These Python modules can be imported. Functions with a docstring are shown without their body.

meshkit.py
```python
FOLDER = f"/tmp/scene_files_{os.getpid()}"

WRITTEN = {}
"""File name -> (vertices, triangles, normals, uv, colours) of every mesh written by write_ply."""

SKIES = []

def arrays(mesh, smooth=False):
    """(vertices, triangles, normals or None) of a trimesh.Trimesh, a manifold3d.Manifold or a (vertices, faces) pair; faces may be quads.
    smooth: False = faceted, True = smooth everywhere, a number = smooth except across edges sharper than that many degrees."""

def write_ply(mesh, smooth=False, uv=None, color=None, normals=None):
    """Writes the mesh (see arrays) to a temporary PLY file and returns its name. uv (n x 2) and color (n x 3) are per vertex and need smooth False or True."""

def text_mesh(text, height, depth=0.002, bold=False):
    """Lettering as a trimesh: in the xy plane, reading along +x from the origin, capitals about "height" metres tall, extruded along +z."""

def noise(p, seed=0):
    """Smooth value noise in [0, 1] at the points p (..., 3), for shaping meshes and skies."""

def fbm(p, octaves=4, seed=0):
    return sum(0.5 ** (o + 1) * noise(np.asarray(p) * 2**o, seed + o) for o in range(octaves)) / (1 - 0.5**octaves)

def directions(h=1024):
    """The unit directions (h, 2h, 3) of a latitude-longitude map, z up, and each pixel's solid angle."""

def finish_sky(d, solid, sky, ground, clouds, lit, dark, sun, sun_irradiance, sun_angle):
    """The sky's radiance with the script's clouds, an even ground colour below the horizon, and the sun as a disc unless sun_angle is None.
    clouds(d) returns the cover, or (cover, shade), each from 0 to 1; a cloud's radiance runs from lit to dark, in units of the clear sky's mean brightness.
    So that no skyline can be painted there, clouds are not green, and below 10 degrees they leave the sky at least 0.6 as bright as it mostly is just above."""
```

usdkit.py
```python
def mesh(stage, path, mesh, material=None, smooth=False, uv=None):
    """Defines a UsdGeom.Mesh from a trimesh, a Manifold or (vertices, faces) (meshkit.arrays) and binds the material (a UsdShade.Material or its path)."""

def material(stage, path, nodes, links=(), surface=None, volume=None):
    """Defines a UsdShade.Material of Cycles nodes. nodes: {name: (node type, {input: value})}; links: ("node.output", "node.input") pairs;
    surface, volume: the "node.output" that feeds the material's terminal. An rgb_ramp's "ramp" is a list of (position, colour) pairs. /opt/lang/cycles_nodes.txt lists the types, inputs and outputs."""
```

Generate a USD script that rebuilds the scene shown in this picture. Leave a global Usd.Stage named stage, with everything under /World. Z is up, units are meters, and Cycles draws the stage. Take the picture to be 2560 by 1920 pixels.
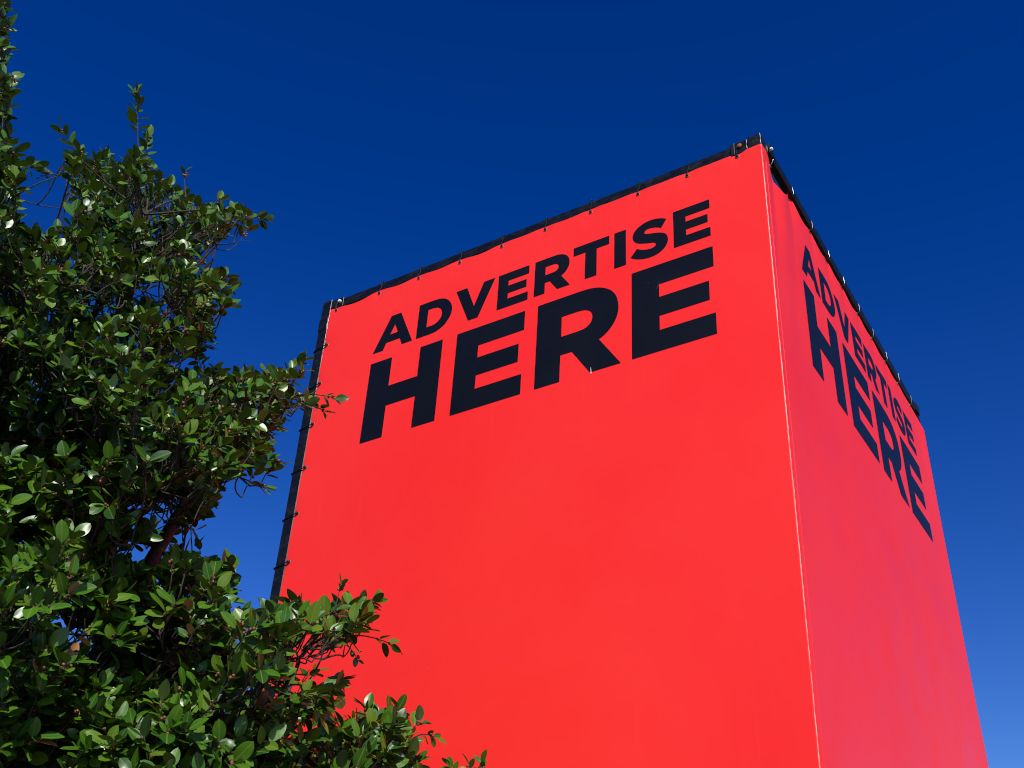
import math
import numpy as np
import trimesh
import shapely.geometry as sg
import usdkit, meshkit
from pxr import Usd, UsdGeom, UsdLux, UsdShade, Gf, Sdf, Vt

stage = Usd.Stage.CreateInMemory()
UsdGeom.SetStageUpAxis(stage, "Z")
UsdGeom.SetStageMetersPerUnit(stage, 1.0)
UsdGeom.Xform.Define(stage, "/World")
UsdGeom.Scope.Define(stage, "/World/Looks")

# ---------------------------------------------------------------- camera
TOP = 6.06                                   # height of the banner's top edge
CAM = np.array([1.2274, -4.1227, TOP - 4.4635])
F_PX, YAW, PITCH, ROLL = 2742.28, -0.58879, 0.59978, 0.05571
EXPOSURE = 0.10
fwd = np.array([math.sin(YAW) * math.cos(PITCH), math.cos(YAW) * math.cos(PITCH), math.sin(PITCH)])
r0 = np.array([math.cos(YAW), -math.sin(YAW), 0.0]); u0 = np.cross(r0, fwd)
RIGHT = math.cos(ROLL) * r0 + math.sin(ROLL) * u0
UP = -math.sin(ROLL) * r0 + math.cos(ROLL) * u0
cam = UsdGeom.Camera.Define(stage, "/World/camera")
cam.CreateHorizontalApertureAttr(36.0); cam.CreateVerticalApertureAttr(27.0)
cam.CreateFocalLengthAttr(36.0 * F_PX / 2560.0)
cam.CreateClippingRangeAttr(Gf.Vec2f(0.05, 2000.0))
cam.CreateExposureAttr(EXPOSURE)
M = np.eye(4); M[0, :3], M[1, :3], M[2, :3], M[3, :3] = RIGHT, UP, -fwd, CAM
cam.AddTransformOp().Set(Gf.Matrix4d(M.tolist()))

# ---------------------------------------------------------------- sky and sun
SUN = np.array([0.54, -0.56, 0.63]); SUN /= np.linalg.norm(SUN)
SKY_STRENGTH, SUN_INTENSITY = 0.0595, 1.25
dome = UsdLux.DomeLight.Define(stage, "/World/sky")
dome.GetPrim().SetCustomDataByKey("kind", "structure")
sky_m = usdkit.material(stage, "/World/Looks/sky", {
    "s": ("sky_texture", {"sky_type": "single_scattering", "sun_disc": False, "sun_elevation": math.asin(SUN[2]),
                          "sun_rotation": math.atan2(SUN[0], SUN[1]), "altitude": 0.0, "air_density": 1.2, "aerosol_density": 0.2, "ozone_density": 3.0}),
    "k": ("gamma", {"gamma": 1.40}), "h": ("hsv", {"saturation": 1.238, "hue": 0.522}),
    "b": ("background_shader", {"strength": SKY_STRENGTH})},
    [("s.color", "k.color"), ("k.color", "h.color"), ("h.color", "b.color")], surface="b.background")
UsdShade.MaterialBindingAPI.Apply(dome.GetPrim()).Bind(sky_m)
sun = UsdLux.DistantLight.Define(stage, "/World/sun")
sun.CreateIntensityAttr(SUN_INTENSITY); sun.CreateAngleAttr(0.5); sun.CreateNormalizeAttr(True)
sun.CreateColorAttr(Gf.Vec3f(1.0, 0.95, 0.87))
zx = np.cross([0, 0, 1.0], SUN); zx /= np.linalg.norm(zx); zy = np.cross(SUN, zx)
S = np.eye(4); S[0, :3], S[1, :3], S[2, :3] = zx, zy, SUN
sun.AddTransformOp().Set(Gf.Matrix4d(S.tolist()))

# ---------------------------------------------------------------- helpers
used = {}


def path_for(name, parent="/World"):
    key = (parent, name); n = used.get(key, 0); used[key] = n + 1
    return f"{parent}/{name}" + (f"_{n:03d}" if n else "")


def tag(prim, **kw):
    for k, v in kw.items():
        if v:
            prim.SetCustomDataByKey(k, v)
    return prim


def thing(name, **kw):
    x = UsdGeom.Xform.Define(stage, path_for(name))
    tag(x.GetPrim(), **kw)
    return str(x.GetPath())


def obj(name, mesh, mat, parent="/World", smooth=30, uv=None, **kw):
    p = path_for(name, parent)
    m = usdkit.mesh(stage, p, mesh, mat, smooth=smooth, uv=uv)
    m.CreateDoubleSidedAttr(True)
    tag(m.GetPrim(), **kw)
    return p


def cat(ms):
    return trimesh.util.concatenate(ms)


def box(lo, hi, bevel=0.0):
    lo, hi = np.array(lo, float), np.array(hi, float)
    if not bevel:
        m = trimesh.creation.box(hi - lo); m.apply_translation((lo + hi) / 2); return m
    pts = []
    for c in np.ndindex(2, 2, 2):
        c = np.array(c)
        corner = np.where(c, hi, lo); sgn = np.where(c, -1, 1)
        for k in range(3):
            off = sgn * bevel; off[k] = 0
            pts.append(corner + off)
    return trimesh.convex.convex_hull(np.array(pts))


def tube(pts, rad, n=6, closed=False, cap=True):
    """A swept tube; rad is a number or one per point."""
    P = np.asarray(pts, float); N = len(P)
    rad = np.broadcast_to(np.asarray(rad, float), (N,))
    if closed:
        T = np.roll(P, -1, 0) - np.roll(P, 1, 0)
    else:
        T = np.gradient(P, axis=0)
    T /= np.linalg.norm(T, axis=1, keepdims=True) + 1e-12
    a = np.array([0, 0, 1.0]) if abs(T[0, 2]) < 0.9 else np.array([1.0, 0, 0])
    nrm = np.cross(T[0], a); nrm /= np.linalg.norm(nrm)
    V = []
    ang = np.linspace(0, 2 * np.pi, n, endpoint=False)
    for i in range(N):
        nrm = nrm - T[i] * (nrm @ T[i]); nrm /= np.linalg.norm(nrm) + 1e-12
        b = np.cross(T[i], nrm)
        V.append(P[i] + rad[i] * (np.cos(ang)[:, None] * nrm + np.sin(ang)[:, None] * b))
    V = np.concatenate(V); Fc = []
    for i in range(N if closed else N - 1):
        j = (i + 1) % N
        for k in range(n):
            l = (k + 1) % n
            Fc += [[i * n + k, i * n + l, j * n + l], [i * n + k, j * n + l, j * n + k]]
    if cap and not closed:
        for base in (0, (N - 1) * n):
            for k in range(1, n - 1):
                Fc.append([base, base + k, base + k + 1])
    m = trimesh.Trimesh(V, np.array(Fc), process=False)
    return m


def torus(center, axis, R, r, n=16, k=6):
    axis = np.asarray(axis, float); axis /= np.linalg.norm(axis)
    a = np.cross(axis, [0.3, 0.5, 0.8]); a /= np.linalg.norm(a); b = np.cross(axis, a)
    t = np.linspace(0, 2 * np.pi, n, endpoint=False)
    return tube(np.asarray(center) + R * (np.cos(t)[:, None] * a + np.sin(t)[:, None] * b), r, k, closed=True)


def bolt(center, axis, r=0.012, h=0.010):
    m = trimesh.creation.cylinder(r, h, sections=6); d = trimesh.creation.icosphere(1, r * 0.8); d.apply_scale([1, 1, 0.45]); d.apply_translation([0, 0, h / 2])
    m = cat([m, d])
    m.apply_transform(trimesh.geometry.align_vectors([0, 0, 1], axis)); m.apply_translation(center)
    return m


LK = "/World/Looks/"


def mat(name, nodes, links, surface="p.BSDF"):
    return usdkit.material(stage, LK + name, nodes, links, surface=surface)


# ---------------------------------------------------------------- materials
# printed vinyl: fine weave in relief, faint uneven ink
def vinyl(name, dark, light, rough):
    return mat(name, {
        "g": ("geometry", {}),
        "n": ("noise_texture", {"scale": 1.1, "detail": 5.0, "roughness": 0.6}),
        "r": ("rgb_ramp", {"ramp": [(0.3, dark), (0.7, light)]}),
        "w": ("noise_texture", {"scale": 420.0, "detail": 1.0}),
        "l": ("noise_texture", {"scale": 3.0, "detail": 3.0}),
        "rr": ("map_range", {"from_min": 0.3, "from_max": 0.7, "to_min": rough - 0.05, "to_max": rough + 0.05}),
        "b": ("bump", {"strength": 0.10, "distance": 0.002}),
        "p": ("principled_bsdf", {"ior": 1.5, "specular_ior_level": 0.26})},
        [("g.position", "n.vector"), ("g.position", "w.vector"), ("g.position", "l.vector"), ("n.fac", "r.fac"), ("r.color", "p.base_color"),
         ("l.fac", "rr.value"), ("rr.result", "p.roughness"), ("w.fac", "b.height"), ("b.normal", "p.normal")])


RED = mat("red_vinyl", {
    "g": ("geometry", {}),
    "n": ("noise_texture", {"scale": 0.55, "detail": 5.0, "roughness": 0.55, "distortion": 0.6}), "a": ("math", {"math_type": "multiply_add", "value2": 1.3, "value3": -0.05}),
    "r": ("rgb_ramp", {"ramp": [(0.30, (0.87, 0.019, 0.016)), (0.60, (0.89, 0.026, 0.021)), (0.95, (0.90, 0.034, 0.026))]}),
    "k": ("mapping", {"scale": (60.0, 60.0, 1.2)}), "kn": ("noise_texture", {"scale": 1.0, "detail": 4.0}),
    "kr": ("rgb_ramp", {"ramp": [(0.60, (0, 0, 0)), (0.80, (0.06, 0.06, 0.06))]}), "km": ("mix_color", {"b": (0.70, 0.13, 0.11)}),
    "w": ("noise_texture", {"scale": 420.0, "detail": 1.0}), "b": ("bump", {"strength": 0.10, "distance": 0.002}),
    "l": ("noise_texture", {"scale": 3.0, "detail": 3.0}), "rr": ("map_range", {"from_min": 0.3, "from_max": 0.7, "to_min": 0.33, "to_max": 0.45}),
    "p": ("principled_bsdf", {"ior": 1.5, "specular_ior_level": 0.26})},
    [("g.position", "n.vector"), ("n.fac", "a.value1"), ("a.value", "r.fac"),
     ("g.position", "k.vector"), ("k.vector", "kn.vector"), ("kn.fac", "kr.fac"), ("kr.color", "km.fac"), ("r.color", "km.a"), ("km.result", "p.base_color"),
     ("g.position", "w.vector"), ("w.fac", "b.height"), ("b.normal", "p.normal"), ("g.position", "l.vector"), ("l.fac", "rr.value"), ("rr.result", "p.roughness")])
INK = vinyl("black_print", (0.0036, 0.0040, 0.0042), (0.0048, 0.0052, 0.0056), 0.36)
CREASE = mat("worn_lit_crease", {
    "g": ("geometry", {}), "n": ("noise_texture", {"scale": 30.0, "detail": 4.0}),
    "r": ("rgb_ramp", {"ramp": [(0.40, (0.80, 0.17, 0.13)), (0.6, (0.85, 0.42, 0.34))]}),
    "p": ("principled_bsdf", {"roughness": 0.35})}, [("g.position", "n.vector"), ("n.fac", "r.fac"), ("r.color", "p.base_color")])  # worn vinyl plus the bright edge highlight, both put into the colour
SCUFF = mat("white_scuff", {"p": ("principled_bsdf", {"base_color": (0.75, 0.72, 0.70), "roughness": 0.6})}, [])
FAINT = mat("faint_scuff", {"p": ("principled_bsdf", {"base_color": (0.07, 0.07, 0.075), "roughness": 0.6})}, [])
FRAME = mat("black_painted_steel", {
    "g": ("geometry", {}),
    "n": ("noise_texture", {"scale": 16.0, "detail": 8.0, "roughness": 0.7}),
    "st": ("mapping", {"scale": (9.0, 60.0, 60.0)}),
    "n2": ("noise_texture", {"scale": 1.0, "detail": 6.0, "roughness": 0.65}),
    "r": ("rgb_ramp", {"ramp": [(0.48, (0.0035, 0.0035, 0.0042)), (0.62, (0.012, 0.011, 0.010)), (0.72, (0.07, 0.065, 0.06))]}),
    "mx": ("mix_float", {"fac": 0.5}),
    "rr": ("map_range", {"from_min": 0.35, "from_max": 0.65, "to_min": 0.30, "to_max": 0.55}),
    "b": ("bump", {"strength": 0.35, "distance": 0.004}),
    "p": ("principled_bsdf", {"specular_ior_level": 0.28})},
    [("g.position", "n.vector"), ("g.position", "st.vector"), ("st.vector", "n2.vector"), ("n.fac", "mx.a"), ("n2.fac", "mx.b"), ("mx.result", "r.fac"),
     ("r.color", "p.base_color"), ("n.fac", "rr.value"), ("rr.result", "p.roughness"), ("mx.result", "b.height"), ("b.normal", "p.normal")])
EDGE = mat("lit_steel_edge", {
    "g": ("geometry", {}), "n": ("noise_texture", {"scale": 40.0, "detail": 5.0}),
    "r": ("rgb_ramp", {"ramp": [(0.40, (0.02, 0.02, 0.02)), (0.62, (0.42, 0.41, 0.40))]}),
    "p": ("principled_bsdf", {"roughness": 0.35, "metallic": 0.4})}, [("g.position", "n.vector"), ("n.fac", "r.fac"), ("r.color", "p.base_color")])  # highlight on the steel edges, painted as a pale tone
TIE = mat("black_nylon", {"p": ("principled_bsdf", {"base_color": (0.005, 0.005, 0.006), "roughness": 0.42})}, [])
SIDE_TIE = mat("sunlit_nylon", {"p": ("principled_bsdf", {"base_color": (0.055, 0.052, 0.048), "roughness": 0.3})}, [])  # lighter than the black ties: sun glints painted into the colour
BRASS = mat("dull_brass", {"p": ("principled_bsdf", {"base_color": (0.22, 0.16, 0.12), "roughness": 0.5, "metallic": 0.5})}, [])
WHITE = mat("white_plastic", {"p": ("principled_bsdf", {"base_color": (0.75, 0.75, 0.76), "roughness": 0.4})}, [])
RUST = mat("rusty_steel", {
    "g": ("geometry", {}), "n": ("noise_texture", {"scale": 150.0, "detail": 4.0}),
    "r": ("rgb_ramp", {"ramp": [(0.35, (0.22, 0.06, 0.015)), (0.65, (0.45, 0.16, 0.04))]}),
    "p": ("principled_bsdf", {"roughness": 0.8})}, [("g.position", "n.vector"), ("n.fac", "r.fac"), ("r.color", "p.base_color")])
BARK = mat("grey_bark", {
    "g": ("geometry", {}), "n": ("noise_texture", {"scale": 45.0, "detail": 6.0}),
    "r": ("rgb_ramp", {"ramp": [(0.35, (0.012, 0.009, 0.007)), (0.70, (0.055, 0.040, 0.028))]}),
    "b": ("bump", {"strength": 0.6, "distance": 0.01}),
    "p": ("principled_bsdf", {"roughness": 0.8})}, [("g.position", "n.vector"), ("n.fac", "r.fac"), ("r.color", "p.base_color"), ("n.fac", "b.height"), ("b.normal", "p.normal")])
FIG = mat("brown_fig", {
    "o": ("object_info", {}), "r": ("rgb_ramp", {"ramp": [(0.0, (0.085, 0.030, 0.016)), (0.6, (0.15, 0.050, 0.024)), (1.0, (0.20, 0.080, 0.03))]}),
    "p": ("principled_bsdf", {"roughness": 0.5})}, [("o.random", "r.fac"), ("r.color", "p.base_color")])


def leaf_material(name, tones, vein, back, trans):
    """Glossy evergreen leaf: a tone of its own per leaf, paler midrib, matt underside, some light through."""
    return mat(name, {
        "o": ("object_info", {}), "g": ("geometry", {}), "uv": ("texture_coordinate", {}), "s": ("separate_xyz", {}),
        "r": ("rgb_ramp", {"ramp": tones}),
        "c": ("math", {"math_type": "subtract", "value2": 0.5}), "a": ("math", {"math_type": "absolute"}),
        "v": ("map_range", {"from_min": 0.012, "from_max": 0.05, "to_min": 0.6, "to_max": 0.0, "clamp": True}),
        "mv": ("mix_color", {"b": vein}),
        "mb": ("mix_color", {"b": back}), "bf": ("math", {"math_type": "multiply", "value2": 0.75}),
        "n": ("noise_texture", {"scale": 60.0, "detail": 3.0}),
        "rg": ("mix_float", {"a": 0.35, "b": 0.65}),
        "bm": ("bump", {"strength": 0.12, "distance": 0.004}),
        "p": ("principled_bsdf", {"ior": 1.45, "specular_ior_level": 0.5}), "t": ("translucent_bsdf", {"color": trans}), "m": ("mix_closure", {"fac": 0.10})},
        [("o.random", "r.fac"), ("uv.UV", "s.vector"), ("s.x", "c.value1"), ("c.value", "a.value1"), ("a.value", "v.value"),
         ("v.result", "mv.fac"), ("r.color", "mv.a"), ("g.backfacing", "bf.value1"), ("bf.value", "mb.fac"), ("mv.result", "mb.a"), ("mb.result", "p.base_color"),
         ("g.backfacing", "rg.fac"), ("rg.result", "p.roughness"), ("g.position", "n.vector"), ("n.fac", "bm.height"), ("bm.normal", "p.normal"),
         ("p.BSDF", "m.closure1"), ("t.BSDF", "m.closure2")], surface="m.closure")


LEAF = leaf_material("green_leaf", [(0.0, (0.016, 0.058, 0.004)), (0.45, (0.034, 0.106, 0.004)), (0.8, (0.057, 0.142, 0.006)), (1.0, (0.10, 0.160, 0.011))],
                     (0.17, 0.22, 0.05), (0.016, 0.034, 0.006), (0.11, 0.20, 0.008))  # underside tone darkened to paint the shade inside the crown
DRY = leaf_material("dry_leaf", [(0.0, (0.30, 0.12, 0.05)), (1.0, (0.42, 0.20, 0.09))], (0.4, 0.22, 0.1), (0.35, 0.17, 0.08), (0.35, 0.14, 0.04))
GROUND = mat("worn_ground", {
    "g": ("geometry", {}), "n": ("noise_texture", {"scale": 0.8, "detail": 8.0}),
    "r": ("rgb_ramp", {"ramp": [(0.35, (0.038, 0.037, 0.035)), (0.65, (0.062, 0.060, 0.056))]}),
    "p": ("principled_bsdf", {"roughness": 0.9})}, [("g.position", "n.vector"), ("n.fac", "r.fac"), ("r.color", "p.base_color")])

# ---------------------------------------------------------------- ground
gx = np.concatenate([[-600, -200, -60], np.linspace(-20, 20, 21), [60, 200, 600]])
X, Y = np.meshgrid(gx, gx, indexing="ij"); n = len(gx)
I = np.arange(n * n).reshape(n, n)
obj("ground", (np.stack([X.ravel(), Y.ravel(), 0.02 * np.sin(X.ravel() * .7) * np.cos(Y.ravel() * .5) - 0.02], 1),
               np.stack([I[:-1, :-1], I[1:, :-1], I[1:, 1:], I[:-1, 1:]], -1).reshape(-1, 4)), GROUND, kind="structure")

# ---------------------------------------------------------------- advertising tower
TW = thing("advertising_tower", category="billboard",
           label="tall square advertising tower wrapped in red banners reading ADVERTISE HERE on a black frame")
WID, DEP, ZB = 3.0, 3.145, -5.95
P = 0.075                                    # square tube


def lean(z):
    return 0.0167 * z


def at(x, y, z):
    return np.stack(np.broadcast_arrays(x, y, np.asarray(z) + TOP), -1)


TIES_L = [-0.137, -0.432, -0.735, -1.040, -1.345, -1.652, -1.960, -2.275, -2.588, -2.951]
TIES_P = [-0.297, -0.600, -0.905, -1.212, -1.522, -1.833, -2.135, -2.44, -2.75, -3.06, -3.37, -3.68]
TIES_R = [0.133, 0.450, 0.768, 1.068, 1.355, 1.660, 1.958, 2.262, 2.550, 2.860]


def scallop(s, ties, z_tie, sag):
    """Edge height between ties: fixed at each tie, sagging in between."""
    t = np.sort(np.asarray(ties)); s = np.asarray(s, float)
    i = np.clip(np.searchsorted(t, s) - 1, 0, len(t) - 2)
    f = np.clip((s - t[i]) / (t[i + 1] - t[i]), 0, 1)
    return z_tie - np.asarray(sag)[i] * (np.sin(np.pi * f) ** 1.2)


sagL = [0.030, 0.020, 0.016, 0.022, 0.010, 0.012, 0.008, 0.006, 0.004]


def topL(x):
    return scallop(x, TIES_L, 0.004, sagL)


R_EDGE = np.array([(0, 0.0), (0.06, 0.006), (0.105, 0.004), (0.131, -0.052), (0.150, -0.125), (0.174, -0.156), (0.22, -0.130), (0.301, -0.087), (0.387, -0.047), (0.450, -0.026)])
sagR = [0, 0.036, 0.030, 0.024, 0.034, 0.020, 0.022, 0.022, 0.012]


def topR(y):
    y = np.asarray(y, float)
    z = scallop(y, TIES_R, -0.022, sagR)
    z = np.where(y > 2.86, -0.026 - (y - 2.86) * 0.05, z)
    return np.where(y < 0.45, np.interp(y, R_EDGE[:, 0], R_EDGE[:, 1]), z)


def dispL(x, z):
    """Outward (towards -y) shape of the front banner."""
    p = np.stack([np.asarray(x) * 0.9, np.asarray(z) * 0.7, 0 * np.asarray(x)], -1)
    d = 0.010 * (meshkit.noise(p, 3) - 0.5)
    edge = np.clip(-np.asarray(x) / 0.25, 0, 1) * np.clip((np.asarray(x) + 3.0) / 0.2, 0, 1)
    d = d * edge
    for t in TIES_L:
        d = d - 0.007 * np.exp(-((x - t) / 0.045) ** 2) * np.exp(np.minimum(z, 0) / 0.05)
    d = d + 0.004 * np.cos((x + 2.6) * 9) * np.exp(-((x + 2.75) / 0.25) ** 2) * np.exp(np.minimum(z, 0) / 0.10)
    for t in TIES_P:
        d = d - 0.006 * np.exp(-((z - t) / 0.05) ** 2) * np.exp(-(np.asarray(x) + 3.0) / 0.05)
    return d


def dispR(y, z):
    """Outward (towards +x) shape of the side banner."""
    y = np.asarray(y, float); z = np.asarray(z, float); zz = np.minimum(z, 0)
    p = np.stack([y * 0.9, z * 0.6, 0 * y], -1)
    e = np.clip((y - 0.03) / 0.3, 0, 1) * np.clip((DEP - y) / 0.25, 0, 1)
    d = 0.008 * (meshkit.noise(p, 9) - 0.5) * e
    for k, t in enumerate(TIES_R):
        a = [0.002, 0.016, 0.011, 0.013, 0.012, 0.010, 0.009, 0.010, 0.007, 0.005][k]
        d = d - a * np.exp(-((y - t + 0.10 * zz) / (0.05 - 0.10 * zz)) ** 2) * np.exp(zz / 0.17)
    # loose first bay: folds that fan down from the corner
    ph = (y - 0.17) - 0.10 * zz
    d = d - 0.016 * np.exp(-(ph / 0.045) ** 2) * np.exp(zz / 0.40) + 0.010 * np.exp(-((ph - 0.13) / 0.06) ** 2) * np.exp(zz / 0.5)
    d = d - 0.009 * np.exp(-((ph - 0.27) / 0.035) ** 2) * np.exp(zz / 0.30)
    # pushed out over the far post
    d = d + 0.013 * np.exp(-((y - DEP) / 0.13) ** 2) * (0.15 + 0.85 * np.exp(zz / 0.8))
    return d


def topS(y):
    """Edge of the side banner, lowered or raised where the cloth stands out or is drawn in."""
    a = topR(y)
    return a - 3.3 * dispR(y, a)


def ptL(x, z, out=0.0):
    f = 1 + np.asarray(x) / WID             # 1 at the near corner
    return at(np.asarray(x) + lean(np.minimum(z, 0)) * np.clip(f, 0, 1), -0.004 - dispL(x, z) - out, z)


def ptR(y, z, out=0.0):
    f = 1 - np.asarray(y) / DEP
    return at(0.004 + lean(np.minimum(z, 0)) * np.clip(f, 0, 1) + dispR(y, z) + out, np.asarray(y), z)


def grid(u, v, f):
    U, V = np.meshgrid(u, v, indexing="ij"); n, m = U.shape
    I = np.arange(n * m).reshape(n, m)
    return f(U, V).reshape(-1, 3), np.stack([I[:-1, :-1], I[1:, :-1], I[1:, 1:], I[:-1, 1:]], -1).reshape(-1, 4)


vv = np.concatenate([np.linspace(0, 1, 36) ** 1.6 * 1.4, np.linspace(1.5, 5.94, 40)])      # metres below the top edge
sL = np.unique(np.round(np.concatenate([np.linspace(-WID - 0.004, -0.004, 170), [t + k for t in TIES_L for k in (-.06, -.03, -.015, 0, .015, .03, .06)]]), 4))
sL = sL[(sL >= -3.0041) & (sL <= -0.0039)]


def faceL(s, v):
    z = topL(s) * np.exp(-v / 0.12) - v
    return ptL(s, z)


BN = obj("banner", grid(sL, vv, faceL), RED, TW, smooth=True,
         label="red front banner in the sun, large black lettering near its top")
sR = np.unique(np.round(np.concatenate([np.linspace(0.004, DEP - 0.004, 190), np.linspace(0.05, 0.5, 60), np.linspace(DEP - 0.3, DEP - 0.004, 30)]), 4))


def faceR(s, v):
    fall = np.where(s < 0.45, 0.45, 0.14)
    z = topS(s) * np.exp(-v / fall) - v
    return ptR(s, z)


BR = obj("banner", grid(sR, vv, faceR), RED, TW, smooth=True,
         label="red side banner turned away from the sun, black lettering seen at a slant")
# rounded corners of the wrap, and the hem that folds round the far post
def corner(s, v):
    a = s * np.pi / 2
    c = ptL(np.full_like(s, -0.004), -v); d = ptR(np.full_like(s, 0.004), -v)
    w = np.stack([np.sin(a), np.cos(a)], -1)
    o = c * 0
    o[..., 0] = c[..., 0] + (d[..., 0] - c[..., 0]) * w[..., 0]
    o[..., 1] = d[..., 1] + (c[..., 1] - d[..., 1]) * w[..., 1]
    o[..., 2] = c[..., 2]
    return o


vc = np.concatenate([[0.0, 0.01], np.linspace(0.05, 5.94, 90)])
obj("corner_fold", grid(np.linspace(0, 1, 7), vc, corner), RED, BN, smooth=True, label="folded edge where the red banner turns the corner")
rng = np.random.default_rng(4)
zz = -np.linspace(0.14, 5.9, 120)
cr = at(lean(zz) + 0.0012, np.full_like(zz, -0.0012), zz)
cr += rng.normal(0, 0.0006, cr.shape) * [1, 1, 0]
obj("crease", tube(cr, 0.0018 + 0.0004 * np.sin(zz * 7)), CREASE, BN, smooth=True, label="worn crease with painted highlight down the near corner")
zz = -np.linspace(0.10, 5.9, 90)
cr = ptR(0.040 + 0 * zz, zz) + [0.0005, 0, 0]
obj("weld_seam", tube(cr, 0.0014), RED, BR, smooth=True)


def hem(s, v):
    z = topS(np.full_like(v, DEP)) * np.exp(-v / 0.14) - v
    e = ptR(np.full_like(s, DEP - 0.004), z)
    a = np.clip(s, 0, 1) * np.pi / 2
    o = e.copy()
    o[..., 0] = e[..., 0] - 0.012 * (1 - np.cos(a)) - np.clip(s - 1, 0, 9) * 0.20
    o[..., 1] = e[..., 1] + 0.012 * np.sin(a)
    return o


obj("hem", grid(np.array([0, .25, .5, .75, 1.0, 1.3, 1.6, 2.0]), vc, hem), RED, BR, smooth=True, label="banner edge folded round the far post")
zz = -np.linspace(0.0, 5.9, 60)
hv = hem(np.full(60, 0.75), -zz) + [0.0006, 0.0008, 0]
obj("crease", tube(hv, 0.0022), CREASE, BR, smooth=True, label="crease with painted rim light along the far edge")  # pale strip paints the rim light on the far fold

# ---- lettering
def curve(pts, n=6):
    """Catmull-Rom through the points, ends included."""
    p = np.array(pts, float); q = np.vstack([2 * p[0] - p[1], p, 2 * p[-1] - p[-2]]); out = []
    for i in range(1, len(q) - 2):
        for t in np.linspace(0, 1, n, endpoint=False):
            a, b, c, d = q[i - 1:i + 3]
            out.append(0.5 * (2 * b + (c - a) * t + (2 * a - 5 * b + 4 * c - d) * t * t + (3 * b - a - 3 * c + d) * t ** 3))
    return [tuple(x) for x in out] + [tuple(p[-1])]


def E_shape(x, zb, h):
    w = [(0, 0), (0.823, 0), (0.823, 0.231), (0.280, 0.231), (0.280, 0.394), (0.773, 0.394), (0.773, 0.611), (0.280, 0.611), (0.280, 0.764), (0.826, 0.764), (0.826, 1), (0, 1)]
    return [[(x + a * h, zb + b * h) for a, b in w]]


def R_shape(x, zb, h):
    t = lambda L: [((a + 1.364) / 0.568, (b + 1.163) / 0.568) for a, b in L]
    o = t([(-1.364, -1.163), (-1.207, -1.163), (-1.206, -0.991), (-1.135, -0.991), (-1.021, -1.163), (-0.840, -1.163), (-0.971, -0.965)])
    o += curve(t([(-0.971, -0.965), (-0.942, -0.951), (-0.909, -0.924), (-0.881, -0.887), (-0.862, -0.846), (-0.854, -0.798), (-0.857, -0.757), (-0.868, -0.712), (-0.893, -0.669), (-0.927, -0.638), (-0.971, -0.614), (-1.028, -0.599), (-1.090, -0.595)]))[1:]
    o += t([(-1.364, -0.595)])
    i = t([(-1.205, -0.730), (-1.109, -0.730)]) + curve(t([(-1.109, -0.730), (-1.065, -0.735), (-1.034, -0.750), (-1.017, -0.772), (-1.012, -0.800), (-1.018, -0.828), (-1.036, -0.850), (-1.064, -0.864), (-1.109, -0.868)]))[1:] + t([(-1.205, -0.868)])
    return [[(x + a * h, zb + b * h) for a, b in o], [(x + a * h, zb + b * h) for a, b in i]]


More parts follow.
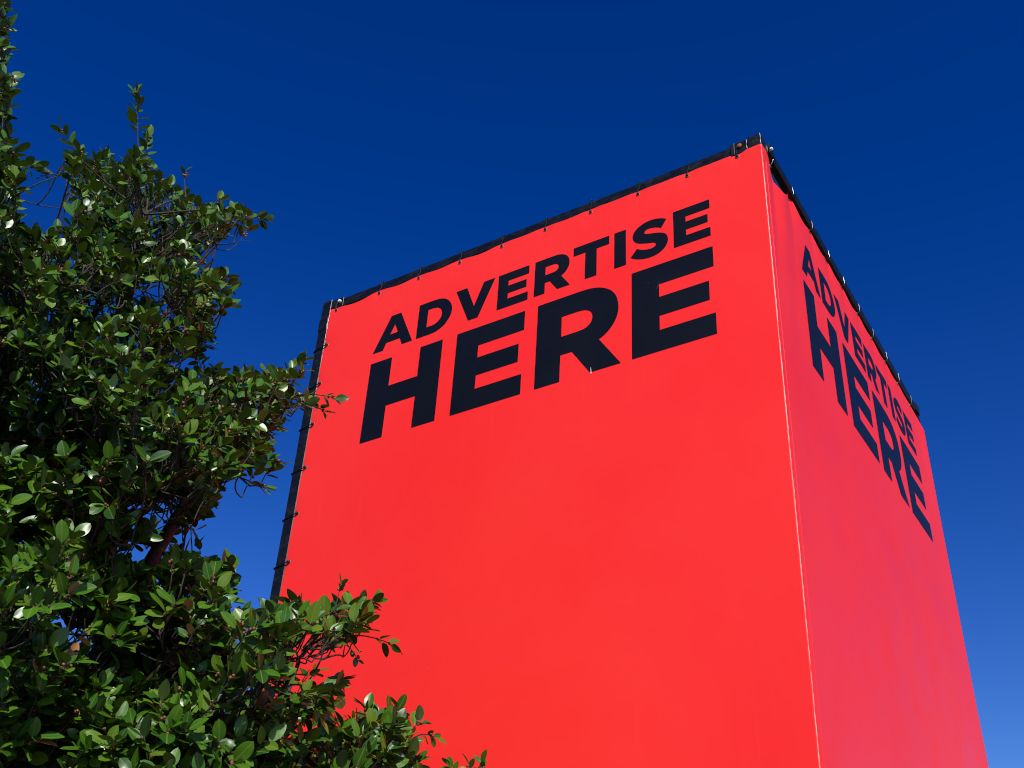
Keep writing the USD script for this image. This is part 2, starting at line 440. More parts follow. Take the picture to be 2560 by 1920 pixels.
ZA, HA, ZH, HH = -0.516, 0.256, -1.163, 0.568
c = -2.4165
LET = {}
LET["A"] = [[(c - .151, ZA), (c - .073, ZA), (c - .052, -.463), (c + .052, -.463), (c + .073, ZA), (c + .151, ZA), (c + .037, -.260), (c - .037, -.260)],
            [(c - .030, -.407), (c + .030, -.407), (c, -.336)]]
LET["D"] = [[(-2.236, ZA), (-2.236, -.260)] + curve([(-2.130, -.260), (-2.088, -.264), (-2.052, -.274), (-2.020, -.296), (-1.996, -.329), (-1.983, -.367), (-1.984, -.404), (-1.998, -.440), (-2.024, -.476), (-2.055, -.498), (-2.092, -.512), (-2.135, ZA)]),
            [(-2.164, -.455), (-2.164, -.320)] + curve([(-2.126, -.320), (-2.095, -.327), (-2.072, -.343), (-2.058, -.368), (-2.055, -.391), (-2.061, -.416), (-2.076, -.435), (-2.099, -.450), (-2.128, -.455)])]
c = -1.820
LET["V"] = [[(c - .140, -.260), (c - .061, -.260), (c, -.421), (c + .061, -.260), (c + .140, -.260), (c + .034, ZA), (c - .034, ZA)]]
LET["E"] = E_shape(-1.653, ZA, HA)
LET["R"] = R_shape(-1.400, ZA, HA)
LET["T"] = [[(-1.144, -.260), (-1.144, -.320), (-1.067, -.320), (-1.067, ZA), (-.994, ZA), (-.994, -.320), (-.916, -.320), (-.916, -.260)]]
LET["I"] = [[(-.883, -.260), (-.883, ZA), (-.811, ZA), (-.811, -.260)]]
S1 = [(-.565, -.289), (-.588, -.274), (-.615, -.264), (-.649, -.258), (-.692, -.261), (-.730, -.277), (-.759, -.304), (-.769, -.334), (-.765, -.360), (-.750, -.383), (-.726, -.399), (-.689, -.413), (-.650, -.424), (-.634, -.433), (-.629, -.445), (-.635, -.456), (-.651, -.463), (-.675, -.462), (-.702, -.456), (-.724, -.446), (-.743, -.431)]
S2 = [(-.782, -.480), (-.758, -.497), (-.722, -.513), (-.686, -.521), (-.649, -.522), (-.613, -.513), (-.582, -.493), (-.563, -.464), (-.558, -.437), (-.562, -.413), (-.573, -.393), (-.591, -.379), (-.615, -.368), (-.651, -.357), (-.682, -.349), (-.694, -.343), (-.697, -.331), (-.692, -.321), (-.678, -.314), (-.656, -.315), (-.632, -.321), (-.611, -.331), (-.597, -.341)]
LET["S"] = [curve(S1, 4) + curve(S2, 4)]
LET["E2"] = E_shape(-.524, ZA, HA)
LET["H"] = [[(-2.570, ZH), (-2.405, ZH), (-2.405, -.945), (-2.191, -.945), (-2.191, ZH), (-2.027, ZH), (-2.027, -.594), (-2.191, -.594), (-2.191, -.804), (-2.405, -.804), (-2.405, -.594), (-2.570, -.594)]]
LET["E3"] = E_shape(-1.922, ZH, HH)
LET["R2"] = R_shape(-1.366, ZH, HH)
LET["E4"] = E_shape(-0.776, ZH, HH)


def letter_mesh(rings, f):
    poly = sg.Polygon(rings[0], rings[1:]).buffer(0)
    v, t = trimesh.creation.triangulate_polygon(poly, engine="earcut")
    v3 = np.column_stack([v, np.zeros(len(v))])
    v3, t = trimesh.remesh.subdivide_to_size(v3, t, 0.05, max_iter=20)
    m = trimesh.Trimesh(v3, t); m.merge_vertices()
    return f(m.vertices[:, 0], m.vertices[:, 1]), m.faces


for k, rings in LET.items():
    obj("letter", letter_mesh(rings, lambda a, b: ptL(a, b, 0.0016)), INK, BN, smooth=True, label=f"black letter {k[0]}")
for k, rings in LET.items():
    obj("letter", letter_mesh(rings, lambda a, b: ptR(a + 3.060, b + 0.012, 0.0016)), INK, BR, smooth=True, label=f"black letter {k[0]}")

# scuffs in the print
for (x, z, w, h, rot) in [(-1.016, -1.155, 0.0045, 0.042, 0.05), (-0.62, -0.738, 0.0022, 0.045, -0.5), (-0.675, -0.700, 0.005, 0.005, 0), (-0.692, -0.690, 0.004, 0.004, 0),
                          (-2.05, -3.02, 0.0025, 0.02, 0.1), (-2.42, -2.62, 0.003, 0.006, 0.4), (-1.90, -2.62, 0.003, 0.006, .2), (-1.45, -2.75, 0.003, 0.006, .2), (-1.55, -3.1, 0.0022, 0.06, .1)]:
    q = np.array([(-w, -h / 2), (w, -h / 2 + 0.002), (w * .4, h / 2), (-w * .5, h / 2)]) * [.5, 1]
    q = q @ np.array([[math.cos(rot), math.sin(rot)], [-math.sin(rot), math.cos(rot)]]) + [x, z]
    obj("scuff", (ptL(q[:, 0], q[:, 1], 0.0032), np.array([[0, 1, 2], [0, 2, 3]])), FAINT if -0.70 < x < -0.6 else SCUFF, BN, smooth=False)

# ---- frame
HT = 0.093                                   # post heights above the banner
XL0, XL1 = -3.086, -3.009


def post(x0, x1, y0, y1, name="post", **kw):
    m = box((x0, y0, 0), (x1, y1, TOP + HT), 0.004)
    if x1 == 0.0 and y0 == 0.0:               # the near post stands a little out of plumb
        m.apply_transform([[1, 0, 0.0167, -0.0167 * TOP], [0, 1, 0, 0], [0, 0, 1, 0], [0, 0, 0, 1]])
    return obj(name, m, FRAME, TW, smooth=20, **kw)


p1 = post(XL0, XL1, 0.0, P, label="black steel corner post at the left end of the front banner")
p2 = post(-P, 0.0, 0.0, P, label="black steel post at the near corner")
p3 = post(-P, 0.0, DEP - P, DEP, label="black steel post at the far right corner")
p4 = post(XL0, XL1, DEP - P, DEP)
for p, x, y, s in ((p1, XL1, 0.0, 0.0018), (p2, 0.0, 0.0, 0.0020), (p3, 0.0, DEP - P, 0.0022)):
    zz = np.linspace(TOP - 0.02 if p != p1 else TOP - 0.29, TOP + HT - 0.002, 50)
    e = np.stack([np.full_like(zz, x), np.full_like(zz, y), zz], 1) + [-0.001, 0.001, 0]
    obj("worn_edge", tube(e, s), EDGE, p, smooth=True)  # pale strip paints the sunlit edge of the post
obj("sleeve", box((XL0 - 0.004, -0.004, TOP - 0.155), (XL1 - 0.0015, P + 0.004, TOP - 0.055), 0.004), FRAME, p1, smooth=20)


def bar(a, b, name, **kw):
    return obj(name, box(np.minimum(a, b), np.maximum(a, b), 0.010), FRAME, TW, smooth=50, **kw)


ZB0, ZB1 = TOP + 0.002, TOP + 0.074
YF, XF = 0.006, 0.014                        # outer faces of the two top bars
b1 = bar((XL1 + 0.001, YF, ZB0), (-P - 0.001, YF + 0.05, ZB1 + 0.004), "top_bar", label="black steel top bar above the front banner")
b2 = bar((XF - 0.05, P + 0.001, ZB0 - .002), (XF, DEP - P - 0.001, ZB1), "top_bar", label="black steel top bar above the side banner")
bar((XL1 + 0.001, DEP - P - 0.01, ZB0), (-P - 0.001, DEP - 0.01, ZB1), "top_bar")
bar((XL0 + 0.01, P + 0.001, ZB0), (XL0 + 0.01 + P, DEP - P - 0.001, ZB1), "top_bar")
for z in (0.6, 2.4):                          # lower rails behind the banners
    bar((XL1 + 0.001, 0.030, z), (-P - 0.001, 0.030 + P, z + P), "rail")
    bar((-0.030 - P - .06, P + 0.001, z + .1), (-0.030 - .06, DEP - P - 0.001, z + P + .1), "rail")
# brackets and bolts at the bar ends
br = obj("bracket", box((-0.168, YF - .006, ZB0 - .004), (-P - 0.004, YF - .0005, ZB1 + .008), 0.002), FRAME, b1, smooth=20)
obj("worn_edge", tube(at(np.full(12, -P - 0.0045), np.full(12, YF - .006), np.linspace(0.0, 0.080, 12)), 0.002), EDGE, br, smooth=True)  # same painted edge highlight, on the bracket
obj("bolt", bolt((-0.118, YF - .010, TOP + 0.048), (0, -1, 0), 0.013), RUST, b1, smooth=20, label="rusty bolt head")
obj("tape_band", box((-0.174, YF - .009, ZB0 - .006), (-0.148, YF + 0.056, ZB1 + .014), 0.004), TIE, b1, smooth=20)
obj("bracket", box((XL1 + 0.006, YF - .006, ZB0), (XL1 + 0.105, YF - .0005, ZB1 + .003), 0.002), FRAME, b1, smooth=20)
obj("bolt", bolt((-2.931, YF - .012, TOP + 0.046), (0, -1, 0), 0.012, 0.014), WHITE, b1, smooth=20, label="white capped bolt")
obj("bracket", box((XF + .0005, P + 0.002, ZB0), (XF + .006, P + 0.075, ZB1 + .006), 0.002), FRAME, b2, smooth=20)
obj("bolt", bolt((XF + .010, P + 0.024, TOP + 0.044), (1, 0, 0), 0.010, 0.012), WHITE, b2, smooth=20, label="white capped bolt")
obj("bracket", box((XF + .0005, DEP - P - 0.09, ZB0), (XF + .006, DEP - P - 0.002, ZB1 + .006), 0.002), FRAME, b2, smooth=20)


def loop(pts, r=0.0030):
    """A cable tie pulled tight round the points (closed), corners rounded."""
    p = np.array(pts, float); out = []
    for i in range(len(p)):
        a, b, c_ = p[i - 1], p[i], p[(i + 1) % len(p)]
        la, lc = min(0.012, np.linalg.norm(a - b) / 2.2), min(0.012, np.linalg.norm(c_ - b) / 2.2)
        q0, q1 = b + (a - b) / np.linalg.norm(a - b) * la, b + (c_ - b) / np.linalg.norm(c_ - b) * lc
        for t in (0, .5, 1):
            out.append((1 - t) ** 2 * q0 + 2 * t * (1 - t) * b + t * t * q1)
    return tube(out, r, 6, closed=True)


rng = np.random.default_rng(11)
g = 0.004
for t in TIES_L:                              # front banner to the front bar
    sk = rng.normal(0, 0.004)
    e = ptL(t, -0.024)
    y0, y1 = YF - g, YF + 0.05 + g
    zt1 = ZB1 + 0.004
    L = [(e[0], e[1] - 0.006, e[2] + 0.002), (t + sk * .3, -0.011, TOP + 0.008), (t + sk, y0 - 0.001, TOP + 0.022), (t + sk, y0, zt1 - .006), (t + sk, y0 + .012, zt1 + g), (t + sk, y1, zt1 + g), (t + sk, y1, ZB0 - g), (t, 0.016, ZB0 - .012), (e[0], e[1] + 0.008, e[2] - 0.002)]
    hd = box((t + sk - .004, y0 - 0.002, zt1 - .004), (t + sk + .004, y0 + .014, zt1 + .006), 0.002)
    obj("cable_tie", cat([loop(L), hd, bolt(e + [-0.001, -0.006, 0.004], (0, -1, 0), 0.0075, 0.006)]), TIE, TW, smooth=40)
    obj("eyelet", torus(e + [0.0005, -0.002, 0], (0, -1, 0), 0.0085, 0.0026), BRASS, BN, smooth=True)
for t in TIES_R:                              # side banner to the side bar
    sk = rng.normal(0, 0.004)
    e = ptR(t, float(topS(t)) - 0.016)
    x0, x1 = XF + .0022, XF - 0.05 - g
    z0, z1 = ZB0 - .002, ZB1
    L = [(e[0] + 0.005, e[1], e[2] + 0.002), (x0 + .001, t + sk * .3, z0 - .001), (x0, t + sk, z1 - .010), (x0 - .012, t + sk, z1 + .0022), (x1, t + sk, z1 + .0022), (x1, t + sk, z0 - g), (-0.016, t, z0 - .012), (e[0] - 0.008, e[1], e[2] - 0.002)]
    hd = box((x0 - .016, t + sk - .004, z1 + .002), (x0 - .006, t + sk + .004, z1 + .007), 0.002)
    obj("cable_tie", cat([loop(L, 0.0019), hd]), SIDE_TIE, TW, smooth=40)
    obj("eyelet", torus(e + [0.002, 0, 0], (1, 0, 0), 0.0085, 0.0026), BRASS, BR, smooth=True)
for z in TIES_P:                              # front banner to the left post
    sk = rng.normal(0, 0.004) - 0.012
    e = ptL(-2.982, z)
    x0, x1, y0, y1 = XL0 - g, XL1 + g, -g, P + g
    zt = TOP + z
    L = [(e[0] + 0.002, e[1] - 0.006, e[2]), (x1, y0 - .004, zt - .003), (x0 + .010, y0, zt + sk), (x0, y0 + .006, zt + sk), (x0, y1, zt + sk), (x1, y1, zt), (x1, 0.012, zt), (e[0] + 0.002, e[1] + 0.008, zt)]
    hd = box((x0 - .010, y0 + .004, zt + sk - .006), (x0 + .001, y0 + .018, zt + sk + .006), 0.002)
    obj("cable_tie", cat([loop(L, 0.0034), hd, bolt(e + [0.000, -0.007, 0], (0, -1, 0), 0.0095, 0.009)]), TIE, TW, smooth=40)
    obj("eyelet", torus(e + [0.003, -0.002, 0], (0, -1, 0), 0.0090, 0.0026), BRASS, BN, smooth=True)

# ---------------------------------------------------------------- fig tree in front of the tower's left edge
rng = np.random.default_rng(2024)
CROWN = sg.Polygon([(-260, -60), (14, -40), (20, 60), (12, 140), (22, 190), (16, 260), (30, 330), (40, 352), (42, 410), (40, 480), (75, 510), (125, 500), (155, 450), (145, 405), (135, 360), (138, 318),
                    (165, 320), (215, 318), (245, 345), (280, 352), (300, 322), (332, 340), (345, 385), (380, 415), (425, 430), (470, 455), (515, 452), (545, 475), (545, 505), (505, 525), (440, 545), (452, 580), (490, 590),
                    (500, 640), (490, 680), (455, 735), (435, 790), (470, 812), (535, 815), (600, 806), (650, 800), (672, 830), (690, 860), (670, 880), (620, 905), (590, 945), (565, 975), (585, 1010), (590, 1030), (545, 1050), (510, 1040),
                    (470, 1070), (440, 1100), (435, 1140), (395, 1150), (370, 1170), (300, 1175), (262, 1200), (262, 1235), (330, 1232), (375, 1205), (415, 1215), (440, 1225), (490, 1240), (492, 1290), (475, 1325), (540, 1340), (600, 1330), (660, 1335), (700, 1320), (740, 1310), (785, 1310), (800, 1340),
                    (790, 1370), (730, 1390), (690, 1405), (670, 1440), (690, 1475), (725, 1490), (715, 1530), (700, 1565), (740, 1580), (790, 1550), (845, 1545), (880, 1560), (900, 1590), (905, 1640), (900, 1690), (960, 1690), (1040, 1700), (1030, 1800), (700, 1950), (-260, 1950)]).buffer(-7)
GAPS = [(215, 675, 52, 55), (320, 640, 50, 34), (135, 1358, 34, 50), (330, 1120, 60, 30), (175, 1420, 40, 25), (395, 800, 55, 35), (640, 1475, 26, 30), (300, 1215, 60, 26), (100, 1270, 40, 26), (560, 1500, 40, 30), (60, 1190, 40, 20), (470, 700, 30, 40), (650, 1592, 44, 30), (650, 1425, 40, 46), (520, 1400, 26, 20), (98, 440, 40, 70)]


def ray(px, py):
    """Direction from the photographer's standpoint, in the 2212 x 1659 measure."""
    s = 2560 / 2212
    d = fwd + ((px * s - 1280) / F_PX)[:, None] * RIGHT - ((py * s - 960) / F_PX)[:, None] * UP
    return d / np.linalg.norm(d[:, :2], axis=1, keepdims=True)


def base_depth(px, py):
    """Horizontal distance of the crown's near surface."""
    d = 3.55 + 0.25 * np.sin(px * 0.011 + 1) * np.cos(py * 0.007) + 0.22 * meshkit.noise(np.stack([px * .008, py * .008, 0 * px], -1), 5)
    return d + 0.45 * np.clip((px - 560) / 300, 0, 1) + 0.25 * np.clip((600 - py) / 600, 0, 1)


from shapely import contains_xy
tips = []
N = 13000
px, py = rng.uniform(-260, 1050, N), rng.uniform(-60, 1950, N)
ok = contains_xy(CROWN, px, py)
for gx_, gy_, a, b in GAPS:
    ok &= (((px - gx_) / ((1.2 if gy_ > 900 else 0.8) * a)) ** 2 + ((py - gy_) / ((1.2 if gy_ > 900 else 0.8) * b)) ** 2 > 1) | (rng.uniform(size=N) < 0.04)
out = (px < -20) | (py > 1700)
ok &= ~out | (rng.uniform(size=N) < 0.8)
px, py = px[ok], py[ok]
pit = meshkit.noise(np.stack([px * .021, py * .021, 0 * px], -1), 8)
D = base_depth(px, py) + 0.75 * np.clip(pit - 0.42, 0, 1) + 1.20 * rng.uniform(size=len(px)) ** 1.1
TIP = CAM + ray(px, py) * D[:, None]
near_wall = (TIP[:, 0] > -3.3) & (TIP[:, 1] > -0.22)
# nothing that would throw its shadow on the open part of the banner
hit = TIP + SUN * (TIP[:, 1] / -SUN[1])[:, None]
hd_ = hit - CAM; hz = hd_ @ fwd
hx, hy = (1280 + F_PX * (hd_ @ RIGHT) / hz) * 2212 / 2560, (960 - F_PX * (hd_ @ UP) / hz) * 2212 / 2560
casts = (hit[:, 0] > -3.22) & (hit[:, 2] < TOP) & (hy < 1700) & ~contains_xy(CROWN.buffer(-60), hx, hy)
keep = ~near_wall & ~casts
print("left out for their shadow", int((casts & ~near_wall).sum()))
TIP, D, px, py = TIP[keep], D[keep], px[keep], py[keep]

# skeleton: trunk > limbs > branches > twigs
def kmeans(X, k, it=12):
    C = X[rng.choice(len(X), k, replace=False)]
    for _ in range(it):
        lab = np.argmin(((X[:, None] - C[None]) ** 2).sum(-1), 1)
        C = np.array([X[lab == j].mean(0) if (lab == j).any() else C[j] for j in range(k)])
    return C, lab


NB, NLIMB = 84, 9
BC, blab = kmeans(TIP, NB)
LC, llab = kmeans(BC, NLIMB)
heart = TIP.mean(0)
away = heart - CAM; away[2] = 0; away /= np.linalg.norm(away)
fork = np.array([heart[0], heart[1], 1.9]) + away * 0.2
trunk_base = fork * [1, 1, 0] + away * 0.1
TREE = thing("fig_tree", category="tree", label="glossy leaved evergreen fig tree with small brown figs, left of the red tower")


def bend(a, b, sag, n=7, jit=0.0):
    a, b = np.asarray(a, float), np.asarray(b, float)
    t = np.linspace(0, 1, n)[:, None]
    m = (a + b) / 2 + np.array([0, 0, sag]) + rng.normal(0, 1, 3) * jit
    return (1 - t) ** 2 * a + 2 * t * (1 - t) * m + t * t * b


tp = bend(trunk_base - [0, 0, 0.05], fork, 0.0, 9, 0.05)
obj("trunk", tube(tp, np.linspace(0.15, 0.10, 9) * (1 + 0.35 * np.exp(-np.linspace(0, 8, 9))), 12), BARK, TREE, smooth=True)
limb_paths, branch_paths = [], {}
bx_, by_, _z = (lambda d: (1280 + F_PX * (d @ RIGHT) / (d @ fwd), 960 - F_PX * (d @ UP) / (d @ fwd), 0))(BC - CAM)
leader = (bx_ * 2212 / 2560 < 75) & (by_ * 2212 / 2560 < 400)      # the tall leader at the tree's outer side
lead = np.vstack([bend(fork, CAM + ray(np.array([-170.0]), np.array([900.0]))[0] * 4.3, 0.1, 6), bend(CAM + ray(np.array([-170.0]), np.array([900.0]))[0] * 4.3, CAM + ray(np.array([-90.0]), np.array([120.0]))[0] * 4.2, 0.1, 8)[1:]])
obj("limb", tube(lead, np.linspace(0.055, 0.012, len(lead)), 8), BARK, TREE, smooth=True)
for j in range(NLIMB):
    c_ = LC[j] + away * 0.12 - [0, 0, 0.12]
    lp = bend(fork, c_, 0.15, 9, 0.10)
    obj("limb", tube(lp, np.linspace(0.060, 0.020, 9), 8), BARK, TREE, smooth=True)
    limb_paths.append(lp)
    for b in np.where(llab == j)[0]:
        src = lead[6:] if leader[b] else lp[3:]
        s_ = src[np.argmin(((src - BC[b]) ** 2).sum(1))]
        bp = bend(s_, BC[b] + away * 0.03 - [0, 0, 0.04], -0.05, 7, 0.05)
        branch_paths[b] = np.vstack([bp, bp[-1] + (bp[-1] - bp[-3]) * 0.5])
        obj("branch", tube(bp, np.linspace(0.015, 0.006, 7), 6), BARK, TREE, smooth=True)

# leaf blades: five shapes, two halves meeting in a shallow fold, tip bent down
def leaf_blade(w, fold, curl, tipk, twist, wave):
    nt, ns = 9, 5
    t = np.linspace(0, 1, nt)
    half = w * np.sin(np.pi * np.clip(t, 0, 1) ** tipk) ** 0.60
    half[0] = 0.012; half[-1] = 0.004
    V, UV = [], []
    for i in range(nt):
        for k in range(ns):
            s = (k / (ns - 1)) * 2 - 1
            x = s * half[i]
            z = fold * abs(x) - curl * t[i] ** 2 * 0.5 - 0.25 * fold * (abs(s) ** 2) * half[i] + wave * math.sin(t[i] * 7 + s) * abs(s) * half[i]
            x2, z2 = x * math.cos(twist * t[i]) - z * math.sin(twist * t[i]) * 0.2, z + x * math.sin(twist * t[i])
            V.append((x2, t[i], z2)); UV.append((0.5 + x * 0.5 / w, t[i]))
    I = np.arange(nt * ns).reshape(nt, ns)
    q = np.stack([I[:-1, :-1], I[:-1, 1:], I[1:, 1:], I[1:, :-1]], -1).reshape(-1, 4)
    f = np.vstack([q[:, [0, 1, 2]], q[:, [0, 2, 3]]])
    V = np.array(V)
    st = tube([(0, -0.13, -0.02), (0, -0.05, -0.004), (0, 0.03, 0.0)], 0.011, 4, cap=False)
    UV += [(0.5, 0.0)] * len(st.vertices)
    f = np.vstack([f, st.faces + len(V)])
    return np.vstack([V, st.vertices]), f, np.array(UV)


BLADES = [leaf_blade(0.285, 0.25, 0.10, 0.90, 0.0, 0.05), leaf_blade(0.31, 0.15, 0.22, 0.95, 0.15, 0.08), leaf_blade(0.26, 0.38, 0.05, 0.85, -0.12, 0.0),
          leaf_blade(0.27, 0.10, 0.32, 1.0, 0.2, 0.10), leaf_blade(0.30, 0.45, 0.14, 0.92, -0.2, 0.06)]


def frame(d, nrm):
    y = d / np.linalg.norm(d, axis=1, keepdims=True)
    z = nrm - y * (nrm * y).sum(1, keepdims=True); z /= np.linalg.norm(z, axis=1, keepdims=True)
    x = np.cross(y, z)
    return np.stack([x, y, z], 1)            # rows are the leaf's axes


def unit(v):
    return v / np.linalg.norm(v, axis=-1, keepdims=True)


big_ = 1.0 + 0.18 * np.clip((py - 700) / 600, 0, 1)
twigs, leaf_p, leaf_d, leaf_n, leaf_s, leaf_k, figs = [], [], [], [], [], [], []


def shoot(p0, p1, count, lmin, lmax, spread=1.0, nfig=2, droop=0.0):
    """A twig from p0 to p1 with leaves along it, closer together towards the tip, and figs in their axils."""
    pts = bend(p0, p1, 0.02 - droop, 5, 0.012)
    twigs.append(tube(pts, np.linspace(0.0034, 0.0016, 5), 4, cap=False))
    ax = unit(pts[-1] - pts[-2])
    side = unit(np.cross(ax, [0.2, 0.1, 1.0])); oth = np.cross(side, ax)
    ph = rng.uniform(0, 6.28)
    for i in range(count):
        t = 1 - 0.62 * ((i + 0.2) / count) ** 1.3
        q = pts[0] + 0
        k = t * 4; a = int(min(k, 3)); q = pts[a] + (pts[a + 1] - pts[a]) * (k - a)
        ph += 2.4 + rng.normal(0, 0.25)
        rad = side * math.cos(ph) + oth * math.sin(ph)
        d = unit(rad * spread * (0.75 + 0.5 * (1 - t)) + ax * (0.35 + 0.5 * t) + rng.normal(0, 0.16, 3) + np.array([0, 0, 0.08]))
        nr = unit(SUN * 0.42 + np.array([0, 0, 0.42]) - away * 0.12 + ax * 0.35 - rad * 0.10 + rng.normal(0, 0.40, 3))
        L = rng.uniform(lmin, lmax) * (0.7 if rng.uniform() < 0.15 else 1.0)
        leaf_p.append(q + d * 0.12 * L); leaf_d.append(d); leaf_n.append(nr); leaf_s.append(L); leaf_k.append(rng.integers(0, 5))
        if i < nfig:
            for _ in range(rng.integers(1, 4)):
                figs.append((q - ax * rng.uniform(0.0, 0.02) + unit(rad + rng.normal(0, .6, 3)) * 0.010, rng.uniform(0.0045, 0.0068)))


nodes = {b: list(p[2:]) for b, p in branch_paths.items()}
order = np.argsort([np.min(((branch_paths[blab[i]] - TIP[i]) ** 2).sum(1)) for i in range(len(TIP))])
for i in order:                               # each twig springs from the nearest wood that is already there
    b = BC[blab[i]]
    d = TIP[i] - b; ln = np.linalg.norm(d)
    outw = unit(d / (ln + 1e-6) * 0.6 + np.array([0, 0, 0.5]) - away * 0.25 + unit(TIP[i] - fork) * 0.5 + rng.normal(0, 0.25, 3))
    p1 = TIP[i] + outw * 0.03
    p0 = TIP[i] - outw * rng.uniform(0.07, 0.12)
    near = np.array(nodes[blab[i]])
    st = near[np.argmin(((near - (p0 - outw * 0.06)) ** 2).sum(1))]
    tw = bend(st, p0, -0.01, 5, 0.02)
    nodes[blab[i]] += [tw[2], tw[4]]
    twigs.append(tube(tw, np.linspace(0.0036, 0.0028, 5), 4, cap=False))
    shoot(p0, p1, rng.integers(5, 9), 0.043 * big_[i], 0.071 * big_[i], nfig=rng.integers(1, 4))

# longer shoots that stand out of the outline
LONG = [((300, 360), (294, 198), 24, 1.15), ((305, 372), (318, 300), 12, 1.0), ((180, 350), (130, 280), 7, 1), ((150, 388), (95, 380), 4, 1), ((402, 425), (399, 372), 4, .9), ((520, 468), (566, 474), 8, 1), ((460, 450), (475, 432), 6, 1),
        ((612, 815), (655, 778), 8, 1), ((670, 852), (722, 860), 6, 1), ((660, 870), (705, 890), 6, 1), ((440, 1250), (426, 1168), 4, .9), ((498, 1270), (500, 1224), 5, 1), ((560, 1010), (606, 1000), 6, .8), ((540, 1050), (575, 1055), 6, .8),
        ((680, 1335), (632, 1305), 5, 1), ((722, 1320), (736, 1262), 5, .9), ((770, 1325), (815, 1300), 8, 1), ((770, 1372), (850, 1394), 6, 1), ((735, 1385), (772, 1425), 4, .7), ((700, 1480), (742, 1470), 6, .9),
        ((890, 1600), (940, 1592), 6, .8), ((850, 1575), (858, 1530), 6, 1), ((790, 1575), (792, 1532), 6, 1), ((880, 1590), (908, 1560), 5, 1), ((975, 1720), (972, 1656), 7, .8), ((1012, 1720), (1014, 1654), 6, .8), ((1048, 1720), (1042, 1650), 7, .8),
        ((8, 500), (12, 335), 10, 1), ((2, 330), (10, 215), 9, 1), ((0, 120), (12, 14), 9, 1), ((4, 250), (30, 165), 5, 1), ((20, 360), (75, 362), 7, 1), ((0, 200), (6, 100), 8, 1)]
for (a, b, cnt, sc) in LONG:
    q = np.array([a, b], float)
    dd = float(base_depth(q[1:, 0], q[1:, 1])[0]) + 0.35
    w = CAM + ray(q[:, 0], q[:, 1]) * dd
    near = BC[np.argmin(((BC - w[0]) ** 2).sum(1))]
    twigs.append(tube(bend(near, w[0], -0.02, 5, 0.02), np.linspace(0.006, 0.004, 5), 5, cap=False))
    shoot(w[0], w[1], cnt, 0.046 * sc, 0.070 * sc, 0.8, nfig=2)

P_, A_ = np.array(leaf_p), frame(np.array(leaf_d), np.array(leaf_n))
S_, K_ = np.array(leaf_s), np.array(leaf_k)
obj("twigs", cat(twigs), BARK, TREE, smooth=True, kind="stuff", label="thin brown twigs")

# which blades show largest from the photographer's standpoint: a coarse depth buffer
def project(X):
    d = X - CAM; z = d @ fwd
    return 1280 + F_PX * (d @ RIGHT) / z, 960 - F_PX * (d @ UP) / z, z


smp = np.array([(s, t) for t in np.linspace(0.06, 0.95, 14) for s in np.linspace(-1, 1, 9)])
loc = np.stack([smp[:, 0] * 0.25 * np.sin(np.pi * smp[:, 1]) ** 0.72, smp[:, 1], 0 * smp[:, 1]], 1)
Wd = P_[:, None] + np.einsum("nk,nij,kj->nki", np.ones((len(P_), 1)).repeat(len(loc), 1) * S_[:, None], A_.transpose(0, 2, 1), loc) if False else P_[:, None] + S_[:, None, None] * np.einsum("kj,nji->nki", loc, A_)
ux, uy, uz = project(Wd.reshape(-1, 3))
ix, iy = (ux / 5).astype(int), (uy / 5).astype(int)
inside = (ix >= 0) & (ix < 512) & (iy >= 0) & (iy < 384)
ids = np.repeat(np.arange(len(P_)), len(loc))[inside]
pix = (iy * 512 + ix)[inside]
o = np.lexsort((uz[inside], pix)); pix, ids = pix[o], ids[o]
first = np.r_[True, pix[1:] != pix[:-1]]
seen = np.bincount(ids[first], minlength=len(P_))
big = np.argsort(-seen)[:300]
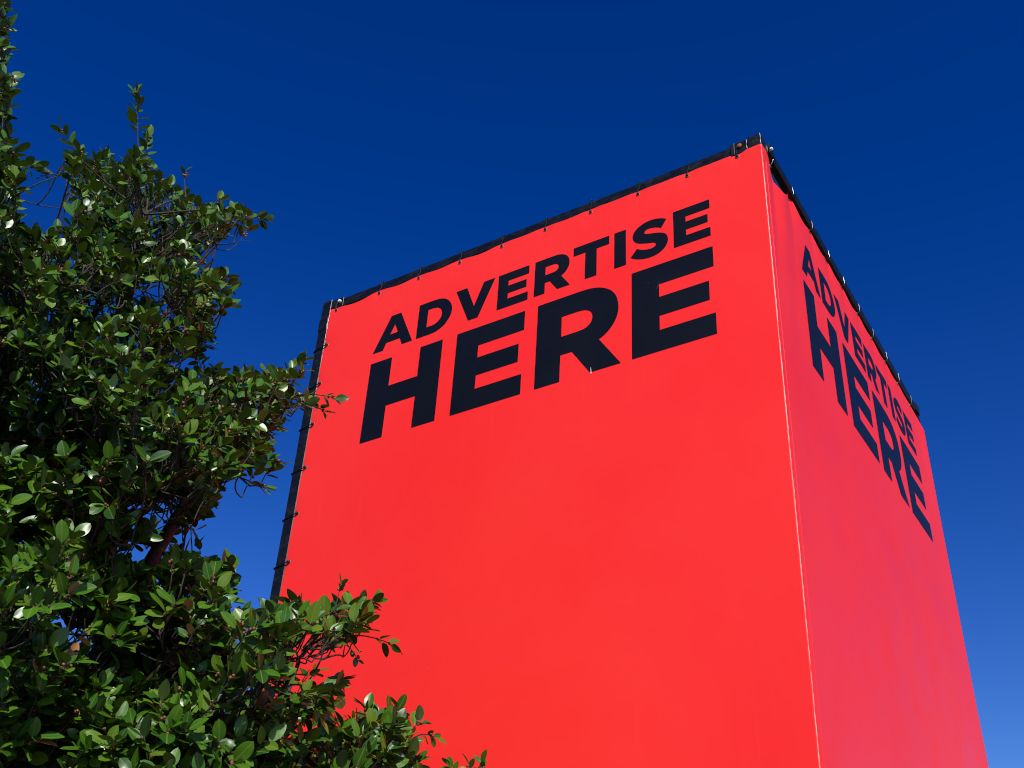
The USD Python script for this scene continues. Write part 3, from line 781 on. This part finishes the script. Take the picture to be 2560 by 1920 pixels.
is_big = np.zeros(len(P_), bool); is_big[big] = True
dry = set(big[rng.choice(np.arange(120, 300), 7, replace=False)].tolist())
for i in big:
    v, f, uv = BLADES[K_[i]]
    W = P_[i] + S_[i] * (v @ A_[i])
    if i in dry:
        obj("leaf", (W, f), DRY, TREE, smooth=True, uv=uv, label="dry orange brown leaf")
    else:
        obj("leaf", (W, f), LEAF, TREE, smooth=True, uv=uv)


def quats(A):
    q = np.array([trimesh.transformations.quaternion_from_matrix(np.block([[a.T, np.zeros((3, 1))], [np.zeros((1, 3)), 1]])) for a in A])
    return q


def scatter(name, protos, pos, q, sc, idx, material, **kw):
    p = path_for(name, TREE)
    pi = UsdGeom.PointInstancer.Define(stage, p)
    paths = []
    for k, (v, f, uv) in enumerate(protos):
        m = usdkit.mesh(stage, f"{p}/shape_{k:03d}" if k else f"{p}/shape", (v, f), material, smooth=True, uv=uv)
        m.CreateDoubleSidedAttr(True); paths.append(m.GetPath())
    pi.CreatePrototypesRel().SetTargets(paths)
    pi.CreateProtoIndicesAttr(Vt.IntArray.FromNumpy(np.asarray(idx, np.int32)))
    pi.CreatePositionsAttr(Vt.Vec3fArray.FromNumpy(np.asarray(pos, np.float32)))
    pi.CreateOrientationsAttr(Vt.QuathArray([Gf.Quath(float(a), float(b), float(c_), float(d)) for a, b, c_, d in q]))
    pi.CreateScalesAttr(Vt.Vec3fArray.FromNumpy(np.repeat(np.asarray(sc, np.float32)[:, None], 3, 1)))
    tag(pi.GetPrim(), **kw)


rest = ~is_big
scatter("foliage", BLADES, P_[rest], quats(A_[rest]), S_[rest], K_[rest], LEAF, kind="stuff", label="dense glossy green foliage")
ico = trimesh.creation.icosphere(1, 1.0)
fp = np.array([x[0] for x in figs]); fs = np.array([x[1] for x in figs])
scatter("figs", [(ico.vertices, ico.faces, None)], fp, np.tile([1.0, 0, 0, 0], (len(fp), 1)), fs, np.zeros(len(fp), int), FIG, kind="stuff", label="small round brown figs in clusters")
print("shoots", len(TIP), "leaves", len(P_), "figs", len(figs))
